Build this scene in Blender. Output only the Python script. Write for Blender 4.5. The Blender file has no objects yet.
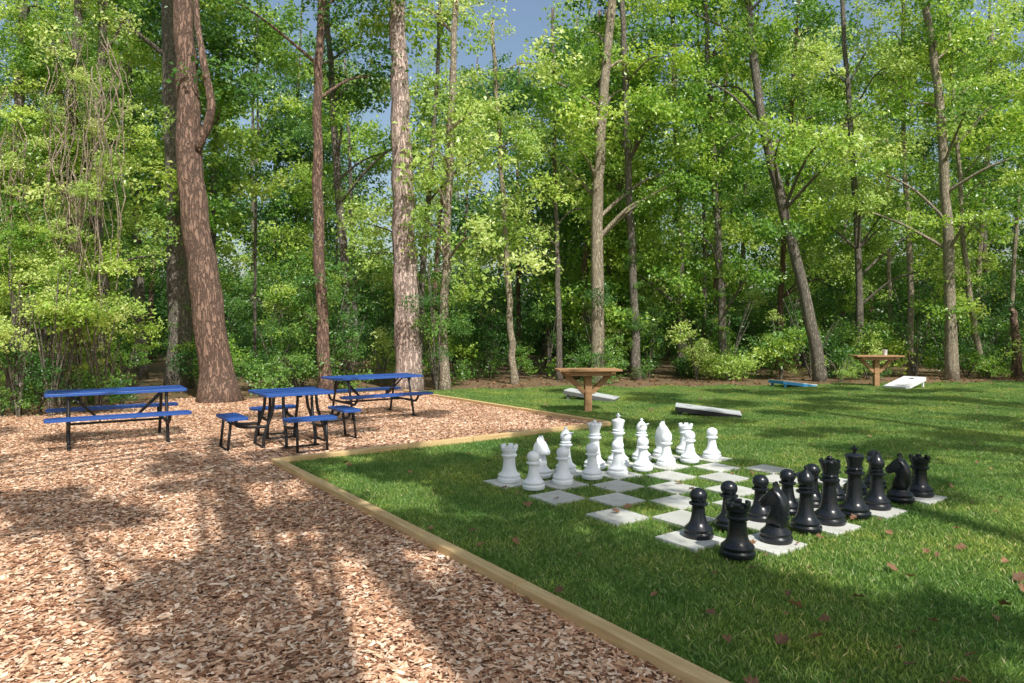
import bpy, math, random
import numpy as np
from mathutils import Vector, Matrix, Euler
random.seed(7); rng=np.random.default_rng(11)
scene=bpy.context.scene
COL=scene.collection
R=random.random
def U(a,b): return a+(b-a)*random.random()

# ------------------------------------------------------------ materials
def newmat(name):
    m=bpy.data.materials.new(name); m.use_nodes=True
    nt=m.node_tree
    b=[n for n in nt.nodes if n.type=='BSDF_PRINCIPLED'][0]
    o=[n for n in nt.nodes if n.type=='OUTPUT_MATERIAL'][0]
    return m,nt,b,o
def N(nt,t,**k):
    n=nt.nodes.new(t)
    for a,v in k.items(): setattr(n,a,v)
    return n
def ramp(nt,stops):
    n=nt.nodes.new('ShaderNodeValToRGB'); e=n.color_ramp.elements
    while len(e)<len(stops): e.new(0.5)
    for i,(p,c) in enumerate(stops):
        e[i].position=p; e[i].color=(c[0],c[1],c[2],1)
    return n
def noise(nt,vec,scale,detail=4,rough=.6):
    n=nt.nodes.new('ShaderNodeTexNoise'); n.inputs['Scale'].default_value=scale
    n.inputs['Detail'].default_value=detail; n.inputs['Roughness'].default_value=rough
    if vec is not None: nt.links.new(vec,n.inputs['Vector'])
    return n
def math_(nt,op,a,b):
    n=nt.nodes.new('ShaderNodeMath'); n.operation=op
    for i,x in enumerate((a,b)):
        if isinstance(x,(int,float)): n.inputs[i].default_value=x
        else: nt.links.new(x,n.inputs[i])
    return n.outputs[0]
def mix(nt,f,a,b,mode='MIX'):
    n=nt.nodes.new('ShaderNodeMix'); n.data_type='RGBA'; n.blend_type=mode
    ins=[n.inputs[0],n.inputs[6],n.inputs[7]]
    for s,x in zip(ins,(f,a,b)):
        if isinstance(x,(int,float)): s.default_value=x
        elif isinstance(x,tuple): s.default_value=(x[0],x[1],x[2],1)
        else: nt.links.new(x,s)
    return n.outputs[2]
def bump(nt,h,bsdf,strength=.5,dist=.02):
    n=nt.nodes.new('ShaderNodeBump'); n.inputs['Strength'].default_value=strength
    n.inputs['Distance'].default_value=dist
    nt.links.new(h,n.inputs['Height']); nt.links.new(n.outputs[0],bsdf.inputs['Normal'])

def leaf_mat(name,stops,transl=.40,rough=.34):
    m,nt,b,o=newmat(name)
    g=N(nt,'ShaderNodeNewGeometry'); at=N(nt,'ShaderNodeAttribute'); at.attribute_name='var'
    f=math_(nt,'ADD',math_(nt,'MULTIPLY',g.outputs['Random Per Island'],.42),math_(nt,'MULTIPLY',at.outputs['Fac'],.58))
    r=ramp(nt,stops); nt.links.new(f,r.inputs[0])
    nt.links.new(r.outputs[0],b.inputs['Base Color']); b.inputs['Roughness'].default_value=rough
    t=N(nt,'ShaderNodeBsdfTranslucent')
    c=mix(nt,1.0,r.outputs[0],(1.3,1.3,.7),'MULTIPLY'); nt.links.new(c,t.inputs[0])
    ms=N(nt,'ShaderNodeMixShader'); ms.inputs[0].default_value=transl
    nt.links.new(b.outputs[0],ms.inputs[1]); nt.links.new(t.outputs[0],ms.inputs[2]); nt.links.new(ms.outputs[0],o.inputs[0])
    return m
M_leafA=leaf_mat('leaf_green',[(0,(.035,.10,.018)),(.30,(.12,.27,.035)),(.62,(.35,.52,.08)),(1,(.66,.74,.20))])
M_leafB=leaf_mat('leaf_deep',[(0,(.025,.085,.022)),(.5,(.09,.22,.045)),(1,(.27,.44,.085))])
M_leafC=leaf_mat('leaf_light',[(0,(.16,.30,.05)),(.5,(.40,.55,.12)),(1,(.74,.78,.34))])
M_dry=leaf_mat('dry_leaf',[(0,(.14,.07,.035)),(.5,(.34,.18,.09)),(.9,(.56,.36,.19)),(1,(.66,.54,.26))],.15,.7)

def bark_mat(name,dark,mid,light,sc=9):
    m,nt,b,o=newmat(name)
    tc=N(nt,'ShaderNodeTexCoord'); mp=N(nt,'ShaderNodeMapping'); mp.inputs['Scale'].default_value=(1,1,.22)
    nt.links.new(tc.outputs['Object'],mp.inputs[0])
    v=N(nt,'ShaderNodeTexVoronoi'); v.feature='DISTANCE_TO_EDGE'; v.inputs['Scale'].default_value=sc*1.6
    n0=noise(nt,mp.outputs[0],sc,5)
    w=mix(nt,.25,mp.outputs[0],n0.outputs['Color']); nt.links.new(w,v.inputs['Vector'])
    e=math_(nt,'MULTIPLY',v.outputs['Distance'],5.0)
    n1=noise(nt,mp.outputs[0],sc*3,6,.7)
    h=math_(nt,'ADD',math_(nt,'MINIMUM',e,1.0),math_(nt,'MULTIPLY',n1.outputs[0],.9))
    r=ramp(nt,[(.3,dark),(.6,mid),(.95,light)]); nt.links.new(math_(nt,'MULTIPLY',h,.62),r.inputs[0])
    n2=noise(nt,tc.outputs['Object'],1.1,3)
    c=mix(nt,math_(nt,'MULTIPLY',n2.outputs[0],.6),r.outputs[0],(light[0]*.9,light[1]*.95,light[2]),'MIX')
    nt.links.new(c,b.inputs['Base Color']); b.inputs['Roughness'].default_value=.9
    bump(nt,h,b,.9,.03); return m
M_barkR=bark_mat('bark_reddish',(.045,.028,.02),(.17,.10,.07),(.30,.19,.135))
M_barkP=bark_mat('bark_pine',(.11,.075,.06),(.40,.28,.23),(.68,.52,.44))
M_barkG=bark_mat('bark_grey',(.06,.05,.04),(.18,.15,.115),(.34,.29,.23),14)
M_barkT=bark_mat('bark_tan',(.17,.13,.09),(.38,.30,.21),(.60,.50,.36),14)
M_vine=bark_mat('vine_dry',(.30,.21,.14),(.52,.40,.28),(.74,.60,.44),20)

def simple(name,col,rough=.5,metal=0,coat=0,nz=.12,sc=30,bmp=.1):
    m,nt,b,o=newmat(name)
    tc=N(nt,'ShaderNodeTexCoord'); n=noise(nt,tc.outputs['Object'],sc,5)
    c=mix(nt,n.outputs[0],tuple(x*(1-nz) for x in col),tuple(min(1,x*(1+nz)) for x in col))
    nt.links.new(c,b.inputs['Base Color']); b.inputs['Roughness'].default_value=rough
    b.inputs['Metallic'].default_value=metal; b.inputs['Coat Weight'].default_value=coat
    rr=N(nt,'ShaderNodeMapRange'); rr.inputs[3].default_value=rough*.8; rr.inputs[4].default_value=min(1,rough*1.3)
    nt.links.new(n.outputs[0],rr.inputs[0]); nt.links.new(rr.outputs[0],b.inputs['Roughness'])
    if bmp: bump(nt,n.outputs[0],b,bmp,.004)
    return m
M_blue=simple('blue_plastisol',(.03,.095,.34),.4)
M_blk=simple('black_powdercoat',(.012,.012,.014),.45)
M_pblack=simple('black_plastic',(.010,.012,.016),.26,bmp=.03)
M_pwhite=simple('white_plastic',(.80,.83,.86),.38,nz=.05,bmp=.03)
M_white=simple('white_paint',(.72,.73,.74),.5)
M_grey=simple('grey_board_top',(.50,.52,.52),.5)
M_dgrey=simple('board_side_grey',(.12,.12,.12),.6)
M_lblue=simple('blue_paint',(.05,.28,.55),.4)
def wood_mat(name,a,b2,ax=(1,12,12)):
    m,nt,b,o=newmat(name)
    tc=N(nt,'ShaderNodeTexCoord'); mp=N(nt,'ShaderNodeMapping'); mp.inputs['Scale'].default_value=ax
    nt.links.new(tc.outputs['Object'],mp.inputs[0])
    n1=noise(nt,mp.outputs[0],3,6,.65); n2=noise(nt,tc.outputs['Object'],2.0,3)
    r=ramp(nt,[(.3,a),(.7,b2)]); nt.links.new(n1.outputs[0],r.inputs[0])
    c=mix(nt,math_(nt,'MULTIPLY',n2.outputs[0],.5),r.outputs[0],tuple(x*.7 for x in a))
    nt.links.new(c,b.inputs['Base Color']); b.inputs['Roughness'].default_value=.75
    bump(nt,n1.outputs[0],b,.4,.005); return m
M_timber=wood_mat('timber_yellow',(.54,.35,.15),(.82,.62,.33))
M_deck=wood_mat('table_wood',(.28,.15,.065),(.52,.31,.15))

def pos_vec(nt):
    g=N(nt,'ShaderNodeNewGeometry'); return g
def ground_mat(name,s1,scale1,s2col,sc2=.5,bs=.6):
    m,nt,b,o=newmat(name); g=pos_vec(nt)
    n=noise(nt,g.outputs['Position'],scale1,8,.75); r=ramp(nt,s1); nt.links.new(n.outputs[0],r.inputs[0])
    n2=noise(nt,g.outputs['Position'],sc2,3); 
    f=N(nt,'ShaderNodeMapRange'); f.inputs[1].default_value=.4; f.inputs[2].default_value=.7; nt.links.new(n2.outputs[0],f.inputs[0])
    c=mix(nt,f.outputs[0],r.outputs[0],s2col,'MULTIPLY'); nt.links.new(c,b.inputs['Base Color'])
    b.inputs['Roughness'].default_value=.95; b.inputs['Specular IOR Level'].default_value=.1
    bump(nt,n.outputs[0],b,bs,.03); return m
M_litter=ground_mat('forest_floor',[(.3,(.07,.05,.03)),(.5,(.18,.12,.075)),(.7,(.35,.25,.15))],12,(.7,.8,.6))
M_lawn=ground_mat('lawn_soil',[(.3,(.05,.09,.02)),(.55,(.12,.20,.04)),(.75,(.20,.26,.07))],40,(.7,.85,.6))
M_mulch=ground_mat('mulch_base',[(.3,(.15,.075,.045)),(.5,(.38,.22,.14)),(.7,(.62,.43,.30))],30,(.85,.8,.77))

def grass_blade_mat():
    m,nt,b,o=newmat('grass_blade'); g=N(nt,'ShaderNodeNewGeometry')
    r=ramp(nt,[(0,(.09,.17,.04)),(.45,(.20,.34,.065)),(.85,(.33,.49,.10)),(.95,(.52,.55,.20)),(1,(.70,.62,.34))]); nt.links.new(g.outputs['Random Per Island'],r.inputs[0])
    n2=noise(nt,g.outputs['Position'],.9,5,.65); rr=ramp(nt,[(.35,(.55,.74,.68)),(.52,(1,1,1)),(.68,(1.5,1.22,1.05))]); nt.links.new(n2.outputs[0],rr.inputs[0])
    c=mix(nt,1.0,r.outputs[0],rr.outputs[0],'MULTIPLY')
    nt.links.new(c,b.inputs['Base Color']); b.inputs['Roughness'].default_value=.5
    t=N(nt,'ShaderNodeBsdfTranslucent'); nt.links.new(c,t.inputs[0])
    ms=N(nt,'ShaderNodeMixShader'); ms.inputs[0].default_value=.35
    nt.links.new(b.outputs[0],ms.inputs[1]); nt.links.new(t.outputs[0],ms.inputs[2]); nt.links.new(ms.outputs[0],o.inputs[0]); return m
M_grass=grass_blade_mat()
def chip_mat():
    m,nt,b,o=newmat('wood_chip'); g=N(nt,'ShaderNodeNewGeometry')
    r=ramp(nt,[(0,(.22,.10,.055)),(.25,(.52,.29,.17)),(.65,(.84,.56,.37)),(1,(.95,.79,.62))]); nt.links.new(g.outputs['Random Per Island'],r.inputs[0])
    n2=noise(nt,g.outputs['Position'],.8,4); rr=ramp(nt,[(.35,(.82,.74,.69)),(.65,(1.08,1.07,1.06))]); nt.links.new(n2.outputs[0],rr.inputs[0])
    c=mix(nt,1.0,r.outputs[0],rr.outputs[0],'MULTIPLY')
    nt.links.new(c,b.inputs['Base Color']); b.inputs['Roughness'].default_value=.85; b.inputs['Specular IOR Level'].default_value=.2; return m
M_chip=chip_mat()
def paver_mat():
    m,nt,b,o=newmat('concrete_paver'); g=N(nt,'ShaderNodeNewGeometry')
    n=noise(nt,g.outputs['Position'],60,6,.8); r=ramp(nt,[(.3,(.46,.46,.43)),(.7,(.68,.68,.64))]); nt.links.new(n.outputs[0],r.inputs[0])
    q=ramp(nt,[(0,(.82,.82,.80)),(1,(1.1,1.1,1.08))]); nt.links.new(g.outputs['Random Per Island'],q.inputs[0])
    n2=noise(nt,g.outputs['Position'],5,4); c=mix(nt,1.,r.outputs[0],q.outputs[0],'MULTIPLY'); 
    f=N(nt,'ShaderNodeMapRange'); f.inputs[1].default_value=.45; f.inputs[2].default_value=.75; nt.links.new(n2.outputs[0],f.inputs[0])
    c=mix(nt,math_(nt,'MULTIPLY',f.outputs[0],.55),c,(.32,.32,.25))
    nt.links.new(c,b.inputs['Base Color']); b.inputs['Roughness'].default_value=.9; bump(nt,n.outputs[0],b,.3,.004); return m
M_paver=paver_mat()

# ------------------------------------------------------------ helpers
def mesh_np(name,verts,faces,mats,var=None,smooth=False):
    verts=np.asarray(verts,dtype=np.float32); faces=np.asarray(faces,dtype=np.int32)
    me=bpy.data.meshes.new(name); nv=len(verts); nf,k=faces.shape
    me.vertices.add(nv); me.vertices.foreach_set('co',verts.ravel())
    me.loops.add(nf*k); me.loops.foreach_set('vertex_index',faces.ravel())
    me.polygons.add(nf); me.polygons.foreach_set('loop_start',np.arange(0,nf*k,k,dtype=np.int32))
    try: me.polygons.foreach_set('loop_total',np.full(nf,k,dtype=np.int32))
    except Exception: pass
    for m in mats: me.materials.append(m)
    me.update(calc_edges=True)
    me.polygons.foreach_set('use_smooth',np.full(nf,smooth))
    if var is not None:
        a=me.attributes.new('var','FLOAT','POINT'); a.data.foreach_set('value',np.asarray(var,dtype=np.float32))
    return me
def obj(name,me,loc=(0,0,0),rot=(0,0,0),sc=(1,1,1),parent=None):
    o=bpy.data.objects.new(name,me); o.location=loc; o.rotation_euler=rot; o.scale=sc
    COL.objects.link(o)
    if parent: o.parent=parent
    return o
class MB:   # mesh builder
    def __init__(s): s.v=[];s.f=[];s.m=[];s.sm=[]
    def add(s,vs,fs,mi=0,sm=False):
        b=len(s.v); s.v+= [tuple(x) for x in vs]; s.f+=[tuple(b+i for i in f) for f in fs]; s.m+=[mi]*len(fs); s.sm+=[sm]*len(fs)
    def box(s,c,d,mi=0,rot=None,bev=0):
        hx,hy,hz=[x/2 for x in d]
        if bev<=0:
            vs=[Vector((x,y,z)) for x in(-hx,hx) for y in(-hy,hy) for z in(-hz,hz)]
            fs=[(0,1,3,2),(4,6,7,5),(0,4,5,1),(2,3,7,6),(0,2,6,4),(1,5,7,3)]
        else:
            import bmesh
            bm=bmesh.new(); bmesh.ops.create_cube(bm,size=1)
            bmesh.ops.scale(bm,vec=d,verts=bm.verts); bmesh.ops.bevel(bm,geom=bm.edges[:],offset=bev,segments=2,affect='EDGES',profile=.5)
            bm.verts.index_update(); vs=[v.co.copy() for v in bm.verts]; fs=[tuple(v.index for v in f.verts) for f in bm.faces]; bm.free()
        Mx=rot if rot is not None else Matrix.Identity(3)
        s.add([Mx@v+Vector(c) for v in vs],fs,mi)
    def tube(s,pts,rad,mi=0,seg=8,caps=True,wob=0):
        pts=[Vector(p) for p in pts]
        if not hasattr(rad,'__len__'): rad=[rad]*len(pts)
        vs=[];fs=[]; ref=None
        for i,p in enumerate(pts):
            t=(pts[min(i+1,len(pts)-1)]-pts[max(i-1,0)]).normalized()
            if ref is None:
                ref=Vector((1,0,0)) if abs(t.x)<.8 else Vector((0,1,0))
            a=(ref-t*ref.dot(t)).normalized(); b2=t.cross(a); ref=a
            for k in range(seg):
                an=2*math.pi*k/seg; r=rad[i]*(1+wob*(R()-.5))
                vs.append(p+a*math.cos(an)*r+b2*math.sin(an)*r)
        for i in range(len(pts)-1):
            for k in range(seg):
                k2=(k+1)%seg; fs.append((i*seg+k,i*seg+k2,(i+1)*seg+k2,(i+1)*seg+k))
        s.add(vs,fs,mi,True)
        if caps:
            b0=len(s.v)-len(vs)
            s.f.append(tuple(b0+k for k in reversed(range(seg)))); s.m.append(mi); s.sm.append(False)
            s.f.append(tuple(b0+(len(pts)-1)*seg+k for k in range(seg))); s.m.append(mi); s.sm.append(False)
    def lathe(s,prof,seg=36,mi=0,thick=False):
        if thick: prof=[((r*.80+.019) if (z>.1 and .034<r<.075) else r,z) for r,z in prof]
        vs=[];fs=[]
        for r,z in prof:
            for k in range(seg):
                a=2*math.pi*k/seg; vs.append((r*math.cos(a),r*math.sin(a),z))
        for i in range(len(prof)-1):
            for k in range(seg):
                k2=(k+1)%seg; fs.append((i*seg+k,i*seg+k2,(i+1)*seg+k2,(i+1)*seg+k))
        fs.append(tuple(reversed(range(seg)))); fs.append(tuple((len(prof)-1)*seg+k for k in range(seg)))
        s.add(vs,fs,mi,True)
    def mesh(s,name,mats,sharp=None):
        me=bpy.data.meshes.new(name); me.from_pydata(s.v,[],s.f)
        for m in mats: me.materials.append(m)
        me.polygons.foreach_set('material_index',s.m); me.polygons.foreach_set('use_smooth',s.sm)
        if sharp:
            try: me.set_sharp_from_angle(angle=math.radians(sharp))
            except Exception: pass
        me.update(); return me
def smoothpath(pts,n=5):
    P=[Vector(p) for p in pts]; out=[]
    for i in range(len(P)-1):
        p0=P[max(i-1,0)];p1=P[i];p2=P[i+1];p3=P[min(i+2,len(P)-1)]
        for k in range(n):
            t=k/n; out.append(.5*((2*p1)+(p2-p0)*t+(2*p0-5*p1+4*p2-p3)*t*t+(3*p1-p0-3*p2+p3)*t**3))
    out.append(P[-1]); return out

# ------------------------------------------------------------ camera / light
H=1.65; F=683.0; HY=329.0
cam=bpy.data.cameras.new('camera'); co=obj('camera',cam,(0,0,H),(math.radians(90),0,0))
cam.lens=24; cam.sensor_width=36; cam.shift_y=-12.5/1024; cam.clip_end=1000; cam.clip_start=.05
scene.camera=co
EL=math.radians(50); hx,hy=-.431,.902
L=Vector((hx*math.cos(EL),hy*math.cos(EL),-math.sin(EL)))
sl=bpy.data.lights.new('sun','SUN'); sl.energy=5.0; sl.angle=math.radians(.5); sl.color=(1,.97,.91)
so=obj('sun',sl,(10,-20,30)); so.rotation_mode='QUATERNION'; so.rotation_quaternion=L.to_track_quat('-Z','Y')
w=bpy.data.worlds.new('World'); scene.world=w; w.use_nodes=True
nt=w.node_tree; bg=nt.nodes['Background']; sk=nt.nodes.new('ShaderNodeTexSky'); sk.sky_type='NISHITA'; sk.sun_disc=False
sk.sun_elevation=EL; sk.sun_rotation=math.atan2(-hx,-hy); sk.air_density=1.3; sk.dust_density=3
nt.links.new(sk.outputs[0],bg.inputs[0]); bg.inputs[1].default_value=.15
scene.view_settings.view_transform='Standard'; scene.view_settings.look='None'; scene.view_settings.exposure=0

def px(x,y):
    d=F*H/(y-HY); return Vector(((x-512)*d/F,d,0))
def pxd(x,y,d): return Vector(((x-512)*d/F,d,H+(HY-y)*d/F))

# frame of the lawn edging
u=Vector((.8102,.5862,0)); v=Vector((-.5862,.8102,0)); C1=Vector((-2.88,8.29,0)); ANG=math.atan2(u.y,u.x)
def W(a,b,z=0): return C1+u*a+v*b+Vector((0,0,z))
A2=5.6
C2=W(A2,0); C3=W(A2,7.6)

# ------------------------------------------------------------ ground sheets
def sheet(name,poly,z,mat):
    me=bpy.data.meshes.new(name); me.from_pydata([(p[0],p[1],0) for p in poly],[],[tuple(range(len(poly)))]); me.materials.append(mat); me.update()
    return obj(name,me,(0,0,z))
sheet('ground',[(-300,-300),(300,-300),(300,300),(-300,300)],0,M_litter)
near=W(0,-22)
back=[(-1.6,18.3),(1.5,19.3),(5,19.3),(8.5,20.3),(12,20.6),(16,21.4),(22,21),(32,23)]
lawn=[tuple(C1[:2]),tuple(near[:2]),(32,-12)]+back[::-1]+[tuple(C3[:2]),tuple(C2[:2])]
mul=[tuple(C1[:2]),tuple(C2[:2]),tuple(C3[:2]),(-3.6,17.2),(-5.6,15.9),(-7.2,15.6),(-9,14.9),(-11,14.9),(-16,14),(-24,13),(-24,-14),tuple(near[:2])]
sheet('lawn',lawn,.004,M_lawn); sheet('mulch_bed',mul,.008,M_mulch)
def inside(p,poly):
    c=False; x,y=p[0],p[1]
    for i in range(len(poly)):
        x1,y1=poly[i][:2]; x2,y2=poly[i-1][:2]
        if (y1>y)!=(y2>y) and x<(x2-x1)*(y-y1)/(y2-y1)+x1: c=not c
    return c

# grass tiles
S=.405; T=2*S
def blades(n,size,mask=None,hmin=.012,hmax=.042):
    p=rng.random((int(n),2))*size
    if mask: p=p[~mask(p)]
    n=len(p); h=hmin+(hmax-hmin)*rng.random(n)**1.3; an=rng.random(n)*6.283; wd=.0022+.002*rng.random(n)
    lean=(rng.random(n)*1.3)*h; la=rng.random(n)*6.283
    dx,dy=np.cos(an)*wd,np.sin(an)*wd; lx,ly=np.cos(la)*lean,np.sin(la)*lean
    V=np.zeros((n,4,3)); V[:,0]=np.c_[p[:,0]-dx,p[:,1]-dy,np.zeros(n)]; V[:,1]=np.c_[p[:,0]+dx,p[:,1]+dy,np.zeros(n)]
    V[:,2]=np.c_[p[:,0]+dx*.8+lx*.5,p[:,1]+dy*.8+ly*.5,h*.65]; V[:,3]=np.c_[p[:,0]+lx,p[:,1]+ly,h]
    return V.reshape(-1,3),np.arange(n*4).reshape(-1,4)
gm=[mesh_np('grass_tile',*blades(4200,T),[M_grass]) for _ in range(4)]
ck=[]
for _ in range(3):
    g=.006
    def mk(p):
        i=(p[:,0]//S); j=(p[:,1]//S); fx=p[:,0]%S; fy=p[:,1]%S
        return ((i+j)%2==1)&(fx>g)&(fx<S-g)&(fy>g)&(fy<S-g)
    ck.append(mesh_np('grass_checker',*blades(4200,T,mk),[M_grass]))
grass=obj('lawn_grass',None)
BA,BB=1.50,-5.54
def visible(p,m=1.5):
    return p[1]>2.3 and abs(p[0])<.78*p[1]+m+.6
def gtile(a,b,chk=False):
    c=W(a+T/2,b+T/2)
    if not visible(c): return
    if not inside(c,lawn): return
    k=0 if chk else random.randrange(4)
    offs=[(0,0),(T,0),(T,T),(0,T)][k]
    me=random.choice(ck if chk else gm)
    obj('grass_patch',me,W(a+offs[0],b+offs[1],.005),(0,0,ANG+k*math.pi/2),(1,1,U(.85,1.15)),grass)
for i in range(-1,42):
    for j in range(-14,24):
        a=BA+i*T; b=BB+j*T
        if a<0: a=0.03
        if b+T>0 and a<A2:
            if b<0: b=-T-.02
            elif a+T>A2+.4: a=A2+.05
            else: continue
            if b>=0 and a<A2: continue
        chk=(0<=i<4 and 0<=j<4)
        gtile(a,b,chk)
a=.03
for j in range(-14,8): gtile(a,BB+j*T if BB+j*T+T<0 else -T-.02)
for j in range(0,10): gtile(A2+.06,j*T)
# pavers
mb=MB()
for i in range(8):
    for j in range(8):
        if (i+j)%2==1:
            c=W(BA+(i+.5)*S+U(-.004,.004),BB+(j+.5)*S+U(-.004,.004),.014+U(-.003,.003))
            mb.box(c,(S-.012,S-.012,.03),0,Euler((U(-.008,.008),U(-.008,.008),ANG+U(-.012,.012))).to_matrix(),.004)
obj('chessboard_pavers',mb.mesh('chessboard_pavers',[M_paver]))

# mulch chips
def chips(n,size=1.0):
    p=rng.random((n,2))*size; l=.008+.022*rng.random(n)**1.9; wd=l*(.25+.35*rng.random(n)); an=rng.random(n)*6.283
    tilt=(rng.random(n)-.5)*.9; tl2=(rng.random(n)-.5)*.7; z=.004+rng.random(n)*.022
    c,s=np.cos(an),np.sin(an); V=np.zeros((n,4,3))
    for k,(sx,sy) in enumerate([(-1,-1),(1,-.8),(.9,1),(-1,.7)]):
        jx=1+.3*(rng.random(n)-.5)
        X=sx*l*jx; Y=sy*wd*jx
        V[:,k,0]=p[:,0]+X*c-Y*s; V[:,k,1]=p[:,1]+X*s+Y*c; V[:,k,2]=z+X*np.sin(tilt)*.6+Y*np.sin(tl2)
    return V.reshape(-1,3),np.arange(n*4).reshape(-1,4)
cm=[mesh_np('chip_tile',*chips(6600),[M_chip]) for _ in range(4)]
chipP=obj('mulch_chips',None)
for i in range(-22,6):
    for j in range(-14,26):
        a,b=float(i),float(j)
        if a>=0 and b<0: continue
        if a>A2-1: a=A2-1
        c=W(a+.5,b+.5)
        if a+.5<A2 and visible(c) and inside(c,mul):
            k=random.randrange(4); of=[(0,0),(1,0),(1,1),(0,1)][k]
            obj('chip_patch',random.choice(cm),W(a+of[0],b+of[1],.008),(0,0,ANG+k*math.pi/2),(1,1,1),chipP)

# timber edging
def timber(p,q):
    d=(q-p); n=max(1,round(d.length/2.4)); st=d/n; an=math.atan2(d.y,d.x)
    par=obj('timber_edging',None)
    for k in range(n):
        m=MB(); m.box((0,0,0),(st.length-.006,.095,.09),0,None,.006)
        c=p+st*(k+.5); obj('timber',m.mesh('timber',[M_timber]),(c.x,c.y,.035+U(-.003,.003)),(0,0,an+U(-.003,.003)),(1,1,1),par)
timber(W(0,-20),W(0,0)); timber(W(.055,0),W(A2,0)); timber(W(A2,.06),W(A2,7.6))

# ------------------------------------------------------------ chess
def base(r): return [(r*.96,0),(r,.012),(r,.035),(r*.93,.045),(r*.90,.05),(r*.94,.06),(r*.94,.075),(r*.80,.092),(r*.66,.11)]
def piece(kind):
    m=MB()
    if kind=='pawn':
        m.lathe(base(.115)+[(.058,.13),(.046,.17),(.038,.225),(.037,.262),(.066,.272),(.068,.284),(.04,.295)],thick=True)
        m.lathe([(.03,.285),(.05,.295),(.064,.32),(.068,.345),(.063,.37),(.048,.392),(.025,.405),(.006,.409)])
    elif kind=='rook':
        m.lathe(base(.125)+[(.072,.13),(.062,.17),(.056,.23),(.056,.27),(.082,.283),(.085,.298),(.066,.31),(.07,.34),(.088,.352),(.09,.385),(.07,.386),(.066,.37),(.03,.37)],thick=True)
        for k in range(6):
            a=k*math.pi/3; m.box((.08*math.cos(a),.08*math.sin(a),.398),(.024,.05,.036),0,Matrix.Rotation(a,3,'Z'),.004)
    elif kind=='bishop':
        m.lathe(base(.122)+[(.065,.13),(.052,.17),(.04,.25),(.037,.31),(.07,.322),(.073,.336),(.045,.347),(.045,.358),(.06,.366),(.038,.378)],thick=True)
        m.lathe([(.035,.37),(.055,.39),(.066,.42),(.064,.45),(.05,.48),(.03,.505),(.014,.52),(.012,.523),(.02,.532),(.018,.545),(.006,.553)])
        m.box((.045,0,.468),(.05,.13,.009),0,Matrix.Rotation(math.radians(-40),3,'Y'))
    elif kind=='queen':
        m.lathe(base(.13)+[(.075,.13),(.058,.18),(.045,.28),(.042,.36),(.078,.372),(.081,.388),(.05,.40),(.05,.412),(.066,.422),(.045,.434),(.05,.47),(.07,.52),(.084,.545),(.075,.55),(.05,.545),(.04,.555),(.02,.562)],thick=True)
        for k in range(9):
            a=k*2*math.pi/9
            m.box((.074*math.cos(a),.074*math.sin(a),.553),(.02,.026,.026),0,Matrix.Rotation(a,3,'Z'),.005)
        m.lathe([(.012,.555),(.02,.565),(.024,.58),(.018,.594),(.004,.6)],16)
    elif kind=='king':
        m.lathe(base(.133)+[(.078,.13),(.06,.18),(.047,.28),(.044,.375),(.08,.388),(.083,.404),(.053,.416),(.053,.428),(.07,.438),(.048,.45),(.055,.49),(.078,.545),(.08,.556),(.06,.57),(.03,.582),(.01,.586)],thick=True)
        m.box((0,0,.615),(.022,.02,.075),0,None,.004); m.box((0,0,.62),(.062,.019,.022),0,None,.004)
    elif kind=='knight':
        m.lathe(base(.122)+[(.08,.11),(.075,.125),(.03,.13)])
        out=[(-.07,.11),(-.09,.17),(-.097,.24),(-.09,.31),(-.07,.37),(-.035,.415),(-.01,.43),(.0,.468),(.02,.43),(.045,.415),(.075,.375),(.11,.335),(.128,.305),(.125,.28),(.105,.268),(.08,.275),(.055,.292),(.03,.285),(.025,.26),(.045,.22),(.065,.17),(.07,.11)]
        cx,cz=-.01,.28; lay=[(-.052,.72),(-.042,.9),(-.025,1),(.025,1),(.042,.9),(.052,.72)]; n=len(out)
        vs=[(cx+(x-cx)*s_,y,cz+(z-cz)*(s_*.5+.5)) for y,s_ in lay for x,z in out]; fs=[]
        for i in range(5):
            for k in range(n): fs.append((i*n+k,i*n+(k+1)%n,(i+1)*n+(k+1)%n,(i+1)*n+k))
        fs.append(tuple(range(n))[::-1]); fs.append(tuple(5*n+k for k in range(n)))
        m.add(vs,fs,0,True)
        for k in range(6):
            t=k/5; m.box((-.088+.05*t*t,0,.2+.2*t),(.03,.03,.03),0,Matrix.Rotation(math.radians(45-20*t),3,'Y'),.006)
        for s_ in(-1,1):
            m.box((.005,s_*.018,.462),(.022,.014,.04),0,None,.004); m.box((.055,s_*.045,.37),(.018,.012,.014),0,None,.004); m.box((.112,s_*.03,.30),(.012,.012,.012),0,None,.003)
    return m
PM={}
for k in ('pawn','rook','bishop','queen','king','knight'):
    for cn,mt in (('black',M_pblack),('white',M_pwhite)):
        PM[k,cn]=piece(k).mesh(cn+'_'+k,[mt],35)
order=['rook','knight','bishop','queen','king','bishop','knight','rook']
def put(kind,cn,i,j,da=0,db=0):
    p=W(BA+(i+.5)*S+da+U(-.02,.02),BB+(j+.5)*S+db+U(-.02,.02),.031)
    fa=ANG+(math.pi/2 if cn=='black' else -math.pi/2)+U(-.2,.2)
    obj('%s_chess_%s'%(cn,kind),PM[kind,cn],p,(0,0,fa),(1,1,.93))
bdx=[-.06,.05,.10,.06,.07,.06,.06,.05]
bdb=[-.06,0,0,0,0,0,0,0]
for i in range(8):
    put(order[i],'black',i,0,bdx[i],bdb[i]); put('pawn','black',i,1,.09-.008*i)
    put(order[i],'white',i,7); put('pawn','white',i,6)

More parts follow.
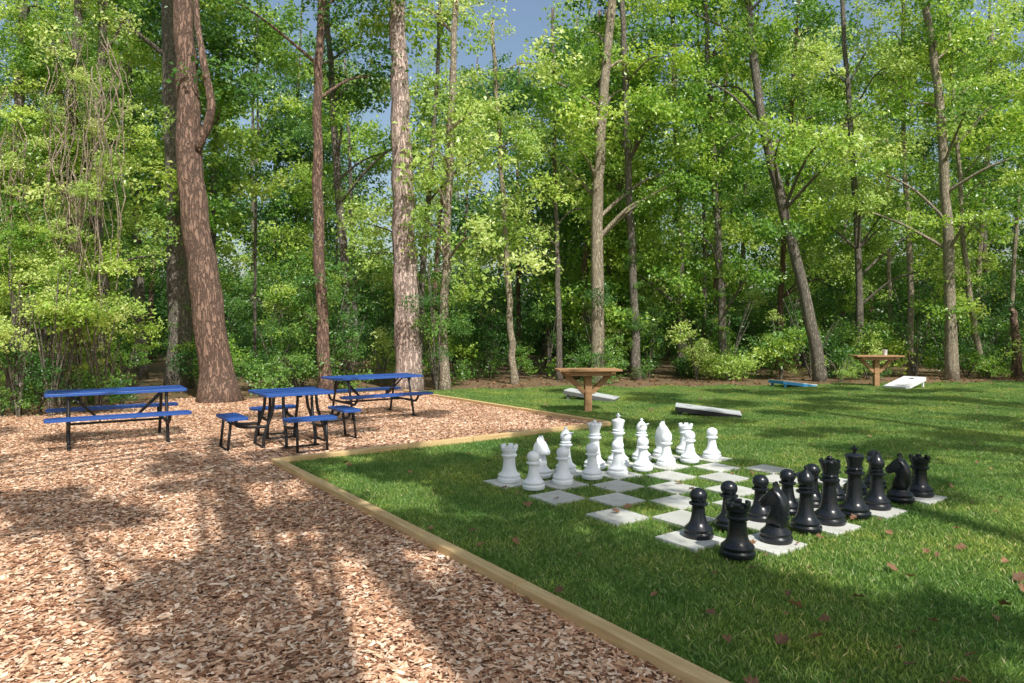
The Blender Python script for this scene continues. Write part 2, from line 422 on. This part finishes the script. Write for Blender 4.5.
# ------------------------------------------------------------ picnic tables
def lattice(m,cx,cy,lx,ly,z,sp=.032,w_=.011,mi=0):
    hx_,hy_=lx/2,ly/2
    for sgn in (1,-1):
        d=Vector((2,sgn,0)).normalized(); nrm=Vector((-d.y,d.x,0))
        ext=hx_+hy_; k=-ext
        while k<ext:
            o=nrm*k; tmin,tmax=-9,9
            for c_,dd,h_ in ((o.x,d.x,hx_),(o.y,d.y,hy_)):
                t1,t2=(-h_-c_)/dd,(h_-c_)/dd
                if t1>t2: t1,t2=t2,t1
                tmin=max(tmin,t1); tmax=min(tmax,t2)
            if tmax-tmin>.02:
                c=o+d*(tmin+tmax)/2
                m.box((cx+c.x,cy+c.y,z+sgn*.0015),(tmax-tmin,w_,.004),mi,Matrix.Rotation(math.atan2(d.y,d.x),3,'Z'))
            k+=sp
def panel(m,cx,cy,lx,ly,z):
    lattice(m,cx,cy,lx-.04,ly-.04,z-.006)
    r=.05; pts=[]
    for (sx,sy,a0) in ((1,1,0),(-1,1,90),(-1,-1,180),(1,-1,270)):
        for k in range(4):
            a=math.radians(a0+30*k); pts.append((cx+sx*(lx/2-r)+r*math.cos(a)-0,cy+sy*(ly/2-r)+r*math.sin(a),z-.015))
    n=len(pts); vs=[]
    for p in pts:
        q=Vector(p); inn=(Vector((cx,cy,q.z))-q); inn.z=0; inn.normalize(); q2=q+inn*.035
        vs+=[(q.x,q.y,z-.035),(q.x,q.y,z-.004),(q.x+inn.x*.004,q.y+inn.y*.004,z),(q2.x,q2.y,z),(q2.x,q2.y,z-.008)]
    fs=[]
    for i in range(n):
        j=(i+1)%n
        for k in range(4): fs.append((i*5+k,j*5+k,j*5+k+1,i*5+k+1))
    m.add(vs,fs,0,False)
def picnic(c,rot):
    par=obj('picnic_table',None,c,(0,0,rot))
    m=MB(); panel(m,0,0,1.75,.76,.76); obj('table_top',m.mesh('table_top',[M_blue]),parent=par)
    for s_ in(-1,1):
        m=MB(); panel(m,0,s_*.66,1.75,.27,.46); obj('bench_seat',m.mesh('bench_seat',[M_blue]),parent=par)
    m=MB(); r=.022
    for x in(-.6,.6):
        for s_ in(-1,1):
            m.tube(smoothpath([(x,s_*.30,.715),(x,s_*.33,.55),(x,s_*.45,.2),(x,s_*.5,.02)],3),r)
            m.tube([(x,s_*.42,.02),(x,s_*.60,.02)],r)
            m.tube(smoothpath([(x,s_*.67,.415),(x,s_*.65,.36),(x,s_*.55,.30),(x,s_*.4,.30)],3),r)
            m.tube([(x,s_*.56,.425),(x,s_*.78,.425)],r*.9)
            m.tube([(x*.95,s_*.08,.70),(x*.35,s_*.02,.33)],r*.7)
        m.tube([(x,-.45,.30),(x,.45,.30)],r); m.tube([(x,-.36,.715),(x,.36,.715)],r)
    m.tube([(-.6,0,.30),(.6,0,.30)],r*.8); m.tube([(-.82,-.2,.735),(.82,-.2,.735)],.012); m.tube([(-.82,.2,.735),(.82,.2,.735)],.012)
    obj('frame',m.mesh('frame',[M_blk]),parent=par)
def sqtable(c,rot):
    par=obj('square_picnic_table',None,c,(0,0,rot))
    m=MB(); panel(m,0,0,.95,.95,.76); obj('table_top',m.mesh('table_top',[M_blue]),parent=par)
    fr=MB(); r=.022
    for k in range(4):
        q=Matrix.Rotation(k*math.pi/2,3,'Z')
        s=MB(); panel(s,0,.80,.68,.28,.46); obj('seat',s.mesh('seat',[M_blue]),(0,0,0),(0,0,k*math.pi/2),parent=par)
        T_=lambda L_:[q@Vector(p) for p in L_]
        for sx in(-.2,.2):
            fr.tube(T_(smoothpath([(sx,.30,.715),(sx,.32,.5),(sx,.42,.2),(sx,.44,.02)],3)),r)
            fr.tube(T_(smoothpath([(sx,.38,.30),(sx,.6,.31),(sx,.78,.34),(sx,.8,.425)],4)),r)
            fr.tube(T_([(sx,.86,.42),(sx,.90,.02)]),r*.85)
        fr.tube(T_([(-.2,.90,.02),(.2,.90,.02)]),r*.85)
        fr.tube(T_([(-.25,.44,.02),(.25,.44,.02)]),r); fr.tube(T_([(0,0,.715),(0,.44,.715)]),r); fr.tube(T_([(-.3,.80,.43),(.3,.80,.43)]),r*.8)
    obj('frame',fr.mesh('frame',[M_blk]),parent=par)
picnic((-5.72,9.9,.012),ANG-.04); sqtable((-3.16,9.75,.012),ANG); picnic((-2.62,12.85,.012),ANG)

# ------------------------------------------------------------ wooden standing tables
def stand(c,rot,h=.86,w_=1.25):
    par=obj('wooden_standing_table',None,c,(0,0,rot))
    m=MB()
    n=5; pw=.62/n
    for k in range(n): m.box((0,-.31+pw*(k+.5),h-.02),(w_,pw-.008,.04),0,None,.004)
    for s_ in (-1,1): m.box((0,s_*.2,h-.085),(w_-.25,.04,.088),0,None,.004)
    m.box((0,0,(h-.05)/2),(.14,.14,h-.05),0,None,.006)
    for s_ in(-1,1):
        an=math.radians(45); ln=.52
        m.box((s_*.26,0,h-.29),(.09,.1,ln),0,Matrix.Rotation(s_*an,3,'Y'),.004)
        m.box((s_*.45,0,h-.062),(.09,.56,.04),0,None,.004)
    obj('table_body',m.mesh('table_body',[M_deck]),parent=par); return par
stand(px(588,412),.1); t2=stand(Vector((10.4,19.5,0)),-.05,.9,1.3)
mb=MB(); 
mb.lathe([(.05,0),(.052,.01),(.07,.15),(.073,.155),(.065,.15),(.046,.015)],24)
cupm=mb.mesh('cup',[M_white],40)
obj('plastic_cup',cupm,(10.65,19.5,.9))

# ------------------------------------------------------------ cornhole boards
def cornhole(c,rot,mt,ms,hb=.30):
    par=obj('cornhole_board',None,c,(0,0,rot)); Lb,Wb=1.2,.6; lo=.07
    m=MB(); hr=.076; hc=(Lb/2-.23,0); nseg=32
    tilt=math.atan2(hb-lo,Lb)
    def tr(x,y,z):
        return Vector((x*math.cos(tilt)-z*math.sin(tilt),y,(lo+hb)/2+x*math.sin(tilt)+z*math.cos(tilt)))
    ringin=[];ringout=[]
    for k in range(nseg):
        a=2*math.pi*k/nseg; ca,sa=math.cos(a),math.sin(a); ringin.append((hc[0]+hr*ca,hc[1]+hr*sa))
        ts=[]
        if abs(ca)>1e-6: ts.append(((Lb/2 if ca>0 else -Lb/2)-hc[0])/ca)
        if abs(sa)>1e-6: ts.append(((Wb/2 if sa>0 else -Wb/2)-hc[1])/sa)
        t=min(x for x in ts if x>0); ringout.append((hc[0]+t*ca,hc[1]+t*sa))
    for cx_,cy_ in((Lb/2,Wb/2),(-Lb/2,Wb/2),(-Lb/2,-Wb/2),(Lb/2,-Wb/2)):
        k=min(range(nseg),key=lambda q:(ringout[q][0]-cx_)**2+(ringout[q][1]-cy_)**2); ringout[k]=(cx_,cy_)
    vs=[tr(x,y,0) for x,y in ringin]+[tr(x,y,0) for x,y in ringout]+[tr(x,y,-.018) for x,y in ringin]+[tr(x,y,-.018) for x,y in ringout]
    fs=[]
    for k in range(nseg):
        j=(k+1)%nseg; fs+=[(k,nseg+k,nseg+j,j),(2*nseg+k,2*nseg+j,3*nseg+j,3*nseg+k),(k,j,2*nseg+j,2*nseg+k),(nseg+k,3*nseg+k,3*nseg+j,nseg+j)]
    m.add(vs,fs,0)
    rt=Matrix.Rotation(-tilt,3,'Y')
    for s_ in(-1,1):
        m.box(tr(0,s_*(Wb/2-.012),-.018-.042),(Lb-.004,.02,.08),1,rt)
        m.box(tr(s_*(Lb/2-.014),0,-.018-.042),(.02,Wb-.05,.08),1,rt)
        m.box((Lb/2-.1,s_*(Wb/2-.045),(hb-.09)/2),(.07,.03,hb-.09),1)
    obj('board',m.mesh('board',[mt,ms]),parent=par)
cornhole(px(708,415.5),math.radians(165),M_grey,M_blk,.2)
cornhole(px(592,400),math.radians(160),M_grey,M_dgrey,.24)
cornhole(px(905,388),math.radians(35),M_white,M_white)
cornhole(px(793,387),math.radians(200),M_white,M_lblue,.22)

# ------------------------------------------------------------ foliage clumps
def clump(n,rx=.85,rz=.55,tw=9,sig=.26,lmin=.08,lmax=.16):
    tp=rng.normal(size=(tw,3)); tp/=np.linalg.norm(tp,axis=1)[:,None]; tp*=(rng.random((tw,1))**.4)*np.array([rx,rx,rz])
    c=tp[rng.integers(0,tw,n)]+rng.normal(size=(n,3))*np.array([sig,sig,sig*.55])
    nr=rng.normal(size=(n,3))*.62+np.array([.22,-.48,.62]); nr/=np.linalg.norm(nr,axis=1)[:,None]
    d=rng.normal(size=(n,3)); d-=nr*np.sum(d*nr,1)[:,None]; d/=np.linalg.norm(d,axis=1)[:,None]
    e=np.cross(nr,d); l=(lmin+(lmax-lmin)*rng.random(n))[:,None]; wd=l*(.5+.25*rng.random((n,1)))
    V=np.zeros((n,4,3)); V[:,0]=c; V[:,1]=c+d*l*.45+e*wd*.5+nr*l*.12; V[:,2]=c+d*l; V[:,3]=c+d*l*.45-e*wd*.5+nr*l*.12
    return V.reshape(-1,3)
CA=(M_leafA,[clump(420,sig=.18) for _ in range(8)]); CB=(M_leafB,[clump(430,sig=.22) for _ in range(6)]); CC=(M_leafC,[clump(350,sig=.18) for _ in range(6)])
CP=(M_leafA,[clump(560,lmin=.05,lmax=.10) for _ in range(5)])
CD=(M_leafA,[clump(560,rx=.50,rz=.3,tw=8,sig=.14,lmin=.10,lmax=.18) for _ in range(8)])
def foliage(par,cls,items,name='foliage'):
    if not items: return
    Vs=[];va=[]
    for p,s in items:
        base_=random.choice(cls[1]); M_=np.array(Euler((U(-.35,.35),U(-.35,.35),U(-.7,.7))).to_matrix())*s
        q=base_@M_.T+np.array([p[0],p[1],p[2]]); Vs.append(q); va.append(np.full(len(q),R()))
    V=np.concatenate(Vs); n=len(V)//4
    obj(name,mesh_np(name,V,np.arange(n*4).reshape(-1,4),[cls[0]],np.concatenate(va)),parent=par)

def tree(name,path,r0,r1,bark,clumps,limbs=8,cls=None,csc=1.0,zmin=2,flare=1.35,seg=12,ivy=0,ivytop=6):
    base_=Vector(path[0]); par=obj(name,None,base_)
    sp=smoothpath([Vector(p)-base_ for p in path],5); n=len(sp)
    sp=[p+Vector((U(-.03,.03),U(-.03,.03),0)) for p in sp]
    rad=[(r0+(r1-r0)*(i/(n-1))) for i in range(n)]
    rad[0]*=flare; rad[1]*=1+(flare-1)*.35
    sp[0].z-=.15
    m=MB(); m.tube(sp,rad,0,seg,True,.12)
    loc=[Vector(c)-base_ for c in clumps]
    ends=random.sample(loc,min(limbs,len(loc)))
    for e in ends:
        cand=[p for p in sp if p.z<e.z-.3] or [sp[0]]
        cand=[p for p in cand if p.z>zmin*.5] or cand
        s0=min(cand,key=lambda p:abs((e-p).length-1.2*math.hypot(e.x-p.x,e.y-p.y))+.2*abs(e.z-p.z))
        k=sp.index(s0); rr=max(.012,min(rad[k]*.4,.08))
        mid=(s0+e)/2+Vector((U(-.2,.2),U(-.2,.2),U(.1,.5)))
        m.tube(smoothpath([s0,mid,e],4),[rr*(1-.8*q/8)+.004 for q in range(9)],0,6,False,.1)
    obj('trunk',m.mesh('trunk',[bark]),parent=par)
    foliage(par,cls,[(c,csc*U(.7,1.3)) for c in loc])
    if ivy:
        it=[]
        for _ in range(ivy):
            z=ivytop*R()**1.2; p=min(sp,key=lambda q:abs(q.z-z)); a=U(0,6.28)
            it.append(((p.x+.15*math.cos(a),p.y+.15*math.sin(a),z),U(.18,.34)))
        foliage(par,CB if R()<.5 else CA,it,'ivy')
    return par
def crown(c,n,rh,z0,z1,top=1.0):
    out=[]
    for _ in range(n):
        t=R()**.95; z=z0+(z1-z0)*t; rr=rh*(1-.45*t)*math.sqrt(U(.05,1)); a=U(0,6.283)
        out.append(Vector((c[0]+rr*math.cos(a),c[1]+rr*math.sin(a),z)))
    return out
def pp(pts,d): return [pxd(x,y,d) for x,y in pts]
def hero(name,pts,d,wpx,bark,clumps,cls,topz=None,**k):
    P=pp(pts,d); b=P[0]; b.z=0
    dirv=(P[-1]-P[-2]).normalized(); top=P[-1]+dirv*((topz or 16)-P[-1].z)
    P.append(top); r=wpx*d/F/2
    return tree(name,P,r*1.1,r*.5,bark,clumps,cls=cls,**k)
def topc(x,d,n,rh,z0,z1): return crown(((x-512)*d/F,d),n,rh,z0,z1)
hero('pine_tree',[(219,402),(207,300),(193,200),(188,100),(182,0)],15.4,30,M_barkR,topc(180,15.4,14,3,11,17),CP,18,limbs=8,seg=20,flare=1.5)
P=[pxd(196,150,15.3),pxd(211,110,15.2),pxd(203,60,15.2),pxd(196,0,15.3),pxd(205,-90,15.3)]
m=MB(); m.tube(smoothpath(P,5),[.11-.003*i for i in range(21)],0,10,True,.1); 
b_=obj('climbing_vine',m.mesh('climbing_vine',[M_barkR]))
hero('pine_tree',[(409,390),(406,300),(403,200),(400,100),(397,0)],18.3,25,M_barkP,topc(398,18.3,12,3,14,20),CP,21,limbs=7,seg=20,flare=1.25)
hero('young_tree',[(326,385),(320,290),(318,200),(317,100),(322,0)],17.3,12,M_barkR,topc(318,17.3,20,2.6,7,15),CB,15,limbs=12)
hero('tulip_tree',[(598,372),(597,300),(598,200),(603,110),(612,0)],21.5,13,M_barkT,topc(600,21.8,24,3.2,5.5,15),CA,17,limbs=14)
hero('dark_oak',[(180,385),(178,250),(172,120),(168,0)],19,21,M_barkG,topc(170,19,22,3.5,8,18),CB,19,limbs=9,ivy=50)
hero('leaning_tree',[(821,385),(808,310),(788,230),(765,130),(752,50),(748,0)],21.5,11,M_barkG,topc(760,21.5,26,3.4,4.5,14),CA,15,limbs=14)
hero('young_tree',[(952,384),(949,250),(940,110),(925,0)],22,10,M_barkT,topc(935,22,28,3.2,4.5,15),CA,15,limbs=14)
hero('young_tree',[(637,388),(632,250),(627,140),(622,0)],22,8,M_barkG,topc(628,22.3,18,2.6,4,14),CA,15,limbs=12,ivy=30)
hero('young_tree',[(347,388),(344,270),(336,160),(330,60)],20,9,M_barkG,topc(340,20,16,2.6,4,13),CA,14,limbs=10,ivy=30)
hero('young_tree',[(445,400),(443,330),(447,240),(452,100)],18.6,10,M_barkT,topc(450,19,13,2.2,4,12),CC,12,limbs=10)
hero('young_tree',[(514,392),(511,330),(506,250),(500,150)],20.5,7,M_barkT,topc(505,20.5,15,2.0,3.4,10),CC,11,limbs=10)
hero('young_tree',[(559,388),(558,300),(556,200)],22,6,M_barkG,topc(556,22,13,2.2,4,10),CC,12,limbs=10)
hero('young_tree',[(723,388),(722,300),(716,200),(710,90)],23,8,M_barkG,topc(714,23,22,3,3,14),CA,15,limbs=12,ivy=30)
hero('young_tree',[(681,386),(680,250),(676,120),(672,0)],24,7,M_barkG,topc(678,24,22,3,4,15),CA,15,limbs=12)
hero('young_tree',[(860,384),(858,250),(850,120)],24,7,M_barkG,topc(855,24,22,3,3.5,15),CC,15,limbs=12)
hero('young_tree',[(985,384),(975,330),(967,270),(960,180)],23,6,M_barkT,topc(965,23,20,2.6,4,13),CA,13,limbs=12)
hero('dead_snag',[(1018,378),(1016,345),(1014,318)],23.5,9,M_barkR,[],CA,2.3,limbs=0)

# random forest
def edge(X): return 20.3+.08*X if X>-2 else 18.2+.28*(X+2)
k=0
while k<94:
    d=18+30*R()**.85; X=U(-1,1)*(.84*d+4); 
    if d<edge(X)+.9: continue
    k+=1
    gap=math.exp(-((X/d-.06)/.13)**2)
    Ht=U(10.5,15.5)+(d-18)*.26-3.2*gap; r=U(.06,.17)
    bx=Vector((X,d,0)); lean=Vector((U(-.8,.8),U(-.5,.5),0))
    path=[bx,bx+lean*.3+Vector((0,0,Ht*.3)),bx+lean*.8+Vector((U(-.2,.2),0,Ht*.65)),bx+lean*1.2+Vector((0,0,Ht))]
    far=(d-18)/32; q=R(); dk=.38 if X<0 else .22
    cls=CB if q<dk else (CA if q<.80 else CC)
    n=int(U(14,24)); z0=U(1.6,4.5)
    tree('forest_tree',path,r,r*.3,random.choice([M_barkG,M_barkG,M_barkT,M_barkR]),crown((X+lean.x*.7,d+lean.y*.7),n,U(2.0,3.3),z0,Ht),limbs=7,cls=cls,csc=1.0+.5*far,seg=8,flare=1.2)
for (X,Y) in [(-13,12),(-15,8),(-14,4),(-17,13),(-19,9),(-16,0),(-18,4),(20,16),(23,12),(24,18),(22,7),(26,3)]:
    bx=Vector((X,Y,0)); Ht=U(12,16)
    tree('forest_tree',[bx,bx+Vector((.2,0,Ht*.4)),bx+Vector((-.2,.3,Ht))],U(.12,.2),.05,M_barkG,crown((X,Y),24,3.2,2.2,Ht),limbs=9,cls=CA,csc=1.1,seg=8)

def shrub(X,Y,n,rh,h,cls,csc=.8,z0=.2):
    par=obj('shrub',None,(X,Y,0)); m=MB()
    for _ in range(6):
        a=U(0,6.28); e=Vector((math.cos(a)*rh*.7,math.sin(a)*rh*.7,h*U(.6,1)))
        m.tube(smoothpath([(0,0,-.05),e*.5+Vector((0,0,.2)),e],3),[.02,.018,.016,.014,.012,.010,.008],0,5,False)
    obj('stems',m.mesh('stems',[M_barkG]),parent=par)
    it=[]
    for _ in range(n):
        a=U(0,6.28); q=rh*math.sqrt(R()); it.append(((q*math.cos(a),q*math.sin(a),U(z0,h)),csc*U(.6,1.2)))
    foliage(par,cls,it)
X=-15.0
while X<24:
    for row in range(2):
        if R()<.8:
            cls=random.choice([CB,CB,CA,CA,CC]); Y=edge(X)+.5+row*1.7+U(-.5,.8)
            if row==0 and R()<.45: continue
            h=random.choice([.6,.9,1.4,2.2,3.2])*U(.8,1.15)
            shrub(X+U(-.5,.5),Y,int(3+h*2.2),U(.4,.9),h,cls,U(.4,.75))
    X+=U(.6,1.4)
for _ in range(85):
    d=U(22.5,38); X=U(-1,1)*.85*d; shrub(X,d,5,1.3,U(1.2,4.2),random.choice([CA,CB,CB]),1.05)
# bright drooping bush on the left edge, uneven tiers of sprays with dark hollows between
for (x,y,d,c_) in [(18,288,12.6,CC),(60,300,12.9,CA),(98,300,13.3,CC),(40,256,13,CC),(84,262,13.3,CA),(2,250,12.8,CC),(122,330,13.8,CA),(50,278,12.7,CC),(20,235,13,CA),(105,345,13.4,CB),(15,350,12.9,CB),(60,352,13.2,CB)]:
    p=pxd(x,y,d); shrub(p.x,p.y,5,.55,p.z+.15,c_,U(.42,.6),z0=max(.3,p.z-1.1))
dt=obj('distant_trees',None)
it=[]
for _ in range(380): it.append(((U(-58,58),U(48,62),U(0,1)**1.2*13),U(2.2,3.2)))
for _ in range(360): it.append(((U(-58,58),U(42,50),U(0,5.5)),U(2,2.6)))
foliage(dt,CB,it)

# hanging vines left: strands in loose bundles with leaves growing on them
m=MB(); lv=[]
bund=[(66,60,15),(80,90,15),(95,60,13),(60,140,14),(104,130,12),(88,170,14),(72,200,12),(8,110,12),(22,150,12),(112,60,8),(50,80,9)]
for bx_,by_,cnt in bund:
    d0=U(13.4,14.8)
    for _ in range(cnt):
        p=pxd(bx_+random.gauss(0,7),by_+U(-35,30),d0+U(-.3,.3)); Ln=U(.8,3.0); pts_=[p]; cv=U(-.10,.10)
        for q in range(6): pts_.append(pts_[-1]+Vector((cv*(q-2.5)*.6+U(-.10,.10),U(-.1,.1),-Ln/6)))
        m.tube(smoothpath(pts_,2),U(.004,.015),0,4,False)
        if R()<.42: lv.append((pts_[random.randrange(1,6)],U(.16,.40)))
vp=obj('hanging_vines',m.mesh('hanging_vines',[M_vine]))
foliage(vp,CC,lv,'vine_leaves')
for x in (72,98,18):
    hero('vine_covered_tree',[(x,405),(x+4,300),(x-3,180),(x+3,60)],14.8,12,M_barkG,topc(x,14.9,30,1.6,2.5,11),CA if x!=98 else CC,12,limbs=10,csc=.60,ivy=80,ivytop=9)

# trees behind the camera that shade the clearing
tanE=math.tan(EL)
def shade(X,Y,z):
    o=z/tanE; return Vector((X-hx*o,Y-hy*o,z))
def shade_tree(base_,Ht,r,targets,cls,csc):
    cl=[shade(x,y,z) for x,y,z in targets]
    bx=Vector((base_[0],base_[1],0))
    tree('shade_tree',[bx,bx+Vector((.1,0,Ht*.4)),bx+Vector((-.1,.1,Ht*.8)),bx+Vector((0,0,Ht))],r,r*.6,M_barkP,cl,limbs=9,cls=cls,csc=csc,zmin=5)
def pts(n,x0,x1,y0,y1,z0,z1): return [(U(x0,x1),U(y0,y1),U(z0,z1)) for _ in range(n)]
shade_tree((2.45,-4.2),19,.18,pts(6,-4.5,-1.2,2,6,8,11)+pts(8,-4.5,-2.2,6,9,8,11),CD,.70)
shade_tree((-1.6,-5.0),17,.16,pts(17,-9,-3.5,3,9,8,11),CD,.75)
shade_tree((3.5,-4.4),18,.20,pts(32,-2.2,1.2,3.8,8.8,8,10)+pts(8,.4,2.2,2.6,4.2,8,10),CD,.85)
shade_tree((9.0,-5.0),16,.2,pts(18,1.6,5.5,2.4,4.8,8,10)+pts(3,1.5,4.5,6,8.4,8,10),CD,.72)
shade_tree((12.0,1.0),17,.2,pts(17,4.2,9.5,6.5,12,9,11)+pts(6,0,4,9,12,9,11),CD,.92)
shade_tree((15.5,4.0),17,.2,pts(28,1,16,12,19,11,13),CD,1.1)
shade_tree((-9,-2),16,.18,pts(12,-10,-1.5,9,14.5,9,11),CD,.9)

# fallen leaves
def leaves(name,n,fn,l0,l1):
    m=MB()
    for _ in range(n):
        p=fn()
        if p is None: continue
        l=U(l0,l1); a=U(0,6.28); Q=Euler((U(-.6,.6),U(-.6,.6),a)).to_matrix(); c=Vector((p[0],p[1],p[2]))
        cu=U(.5,2.2); asym=U(.7,1.2)
        sh=[(0,-.5,0),(.22,-.32,.05),(.42,-.1,.12),(.24,.05,.04),(.3,.32,.1),(.1,.3,.02),(0,.55,.05),(-.12,.28,.02),(-.32,.3,.1),(-.22,.02,.04),(-.4,-.12,.14),(-.2,-.34,.05)]
        sh=[(x*asym,y,z*cu) for x,y,z in sh]
        m.add([c]+[Q@(Vector(s_)*l)+c for s_ in sh],[(0,k+1,(k+1)%12+1) for k in range(12)])
    obj(name,m.mesh(name,[M_dry]))
def onlawn():
    y=3+16*R()**1.3; x=U(-.75,.8)*y
    return (x,y,.045) if inside((x,y),lawn) else None
def onright():
    y=U(3,6.5); x=U(.3,.8)*y
    return (x,y,.045) if not (x>1.2 and y>4.6 and x<4) else None
def onmulch():
    y=3+11*R(); x=U(-.8,.3)*y
    return (x,y,.045) if inside((x,y),mul) else None
def onfloor():
    X=U(-16,24); return (X,edge(X)+U(-1.5,2.5),.02)
leaves('fallen_leaves',340,onlawn,.035,.09); leaves('fallen_leaves',34,onright,.05,.11); leaves('fallen_leaves',80,onmulch,.04,.09); leaves('leaf_litter',1500,onfloor,.07,.14)
print('objects',len(bpy.data.objects))
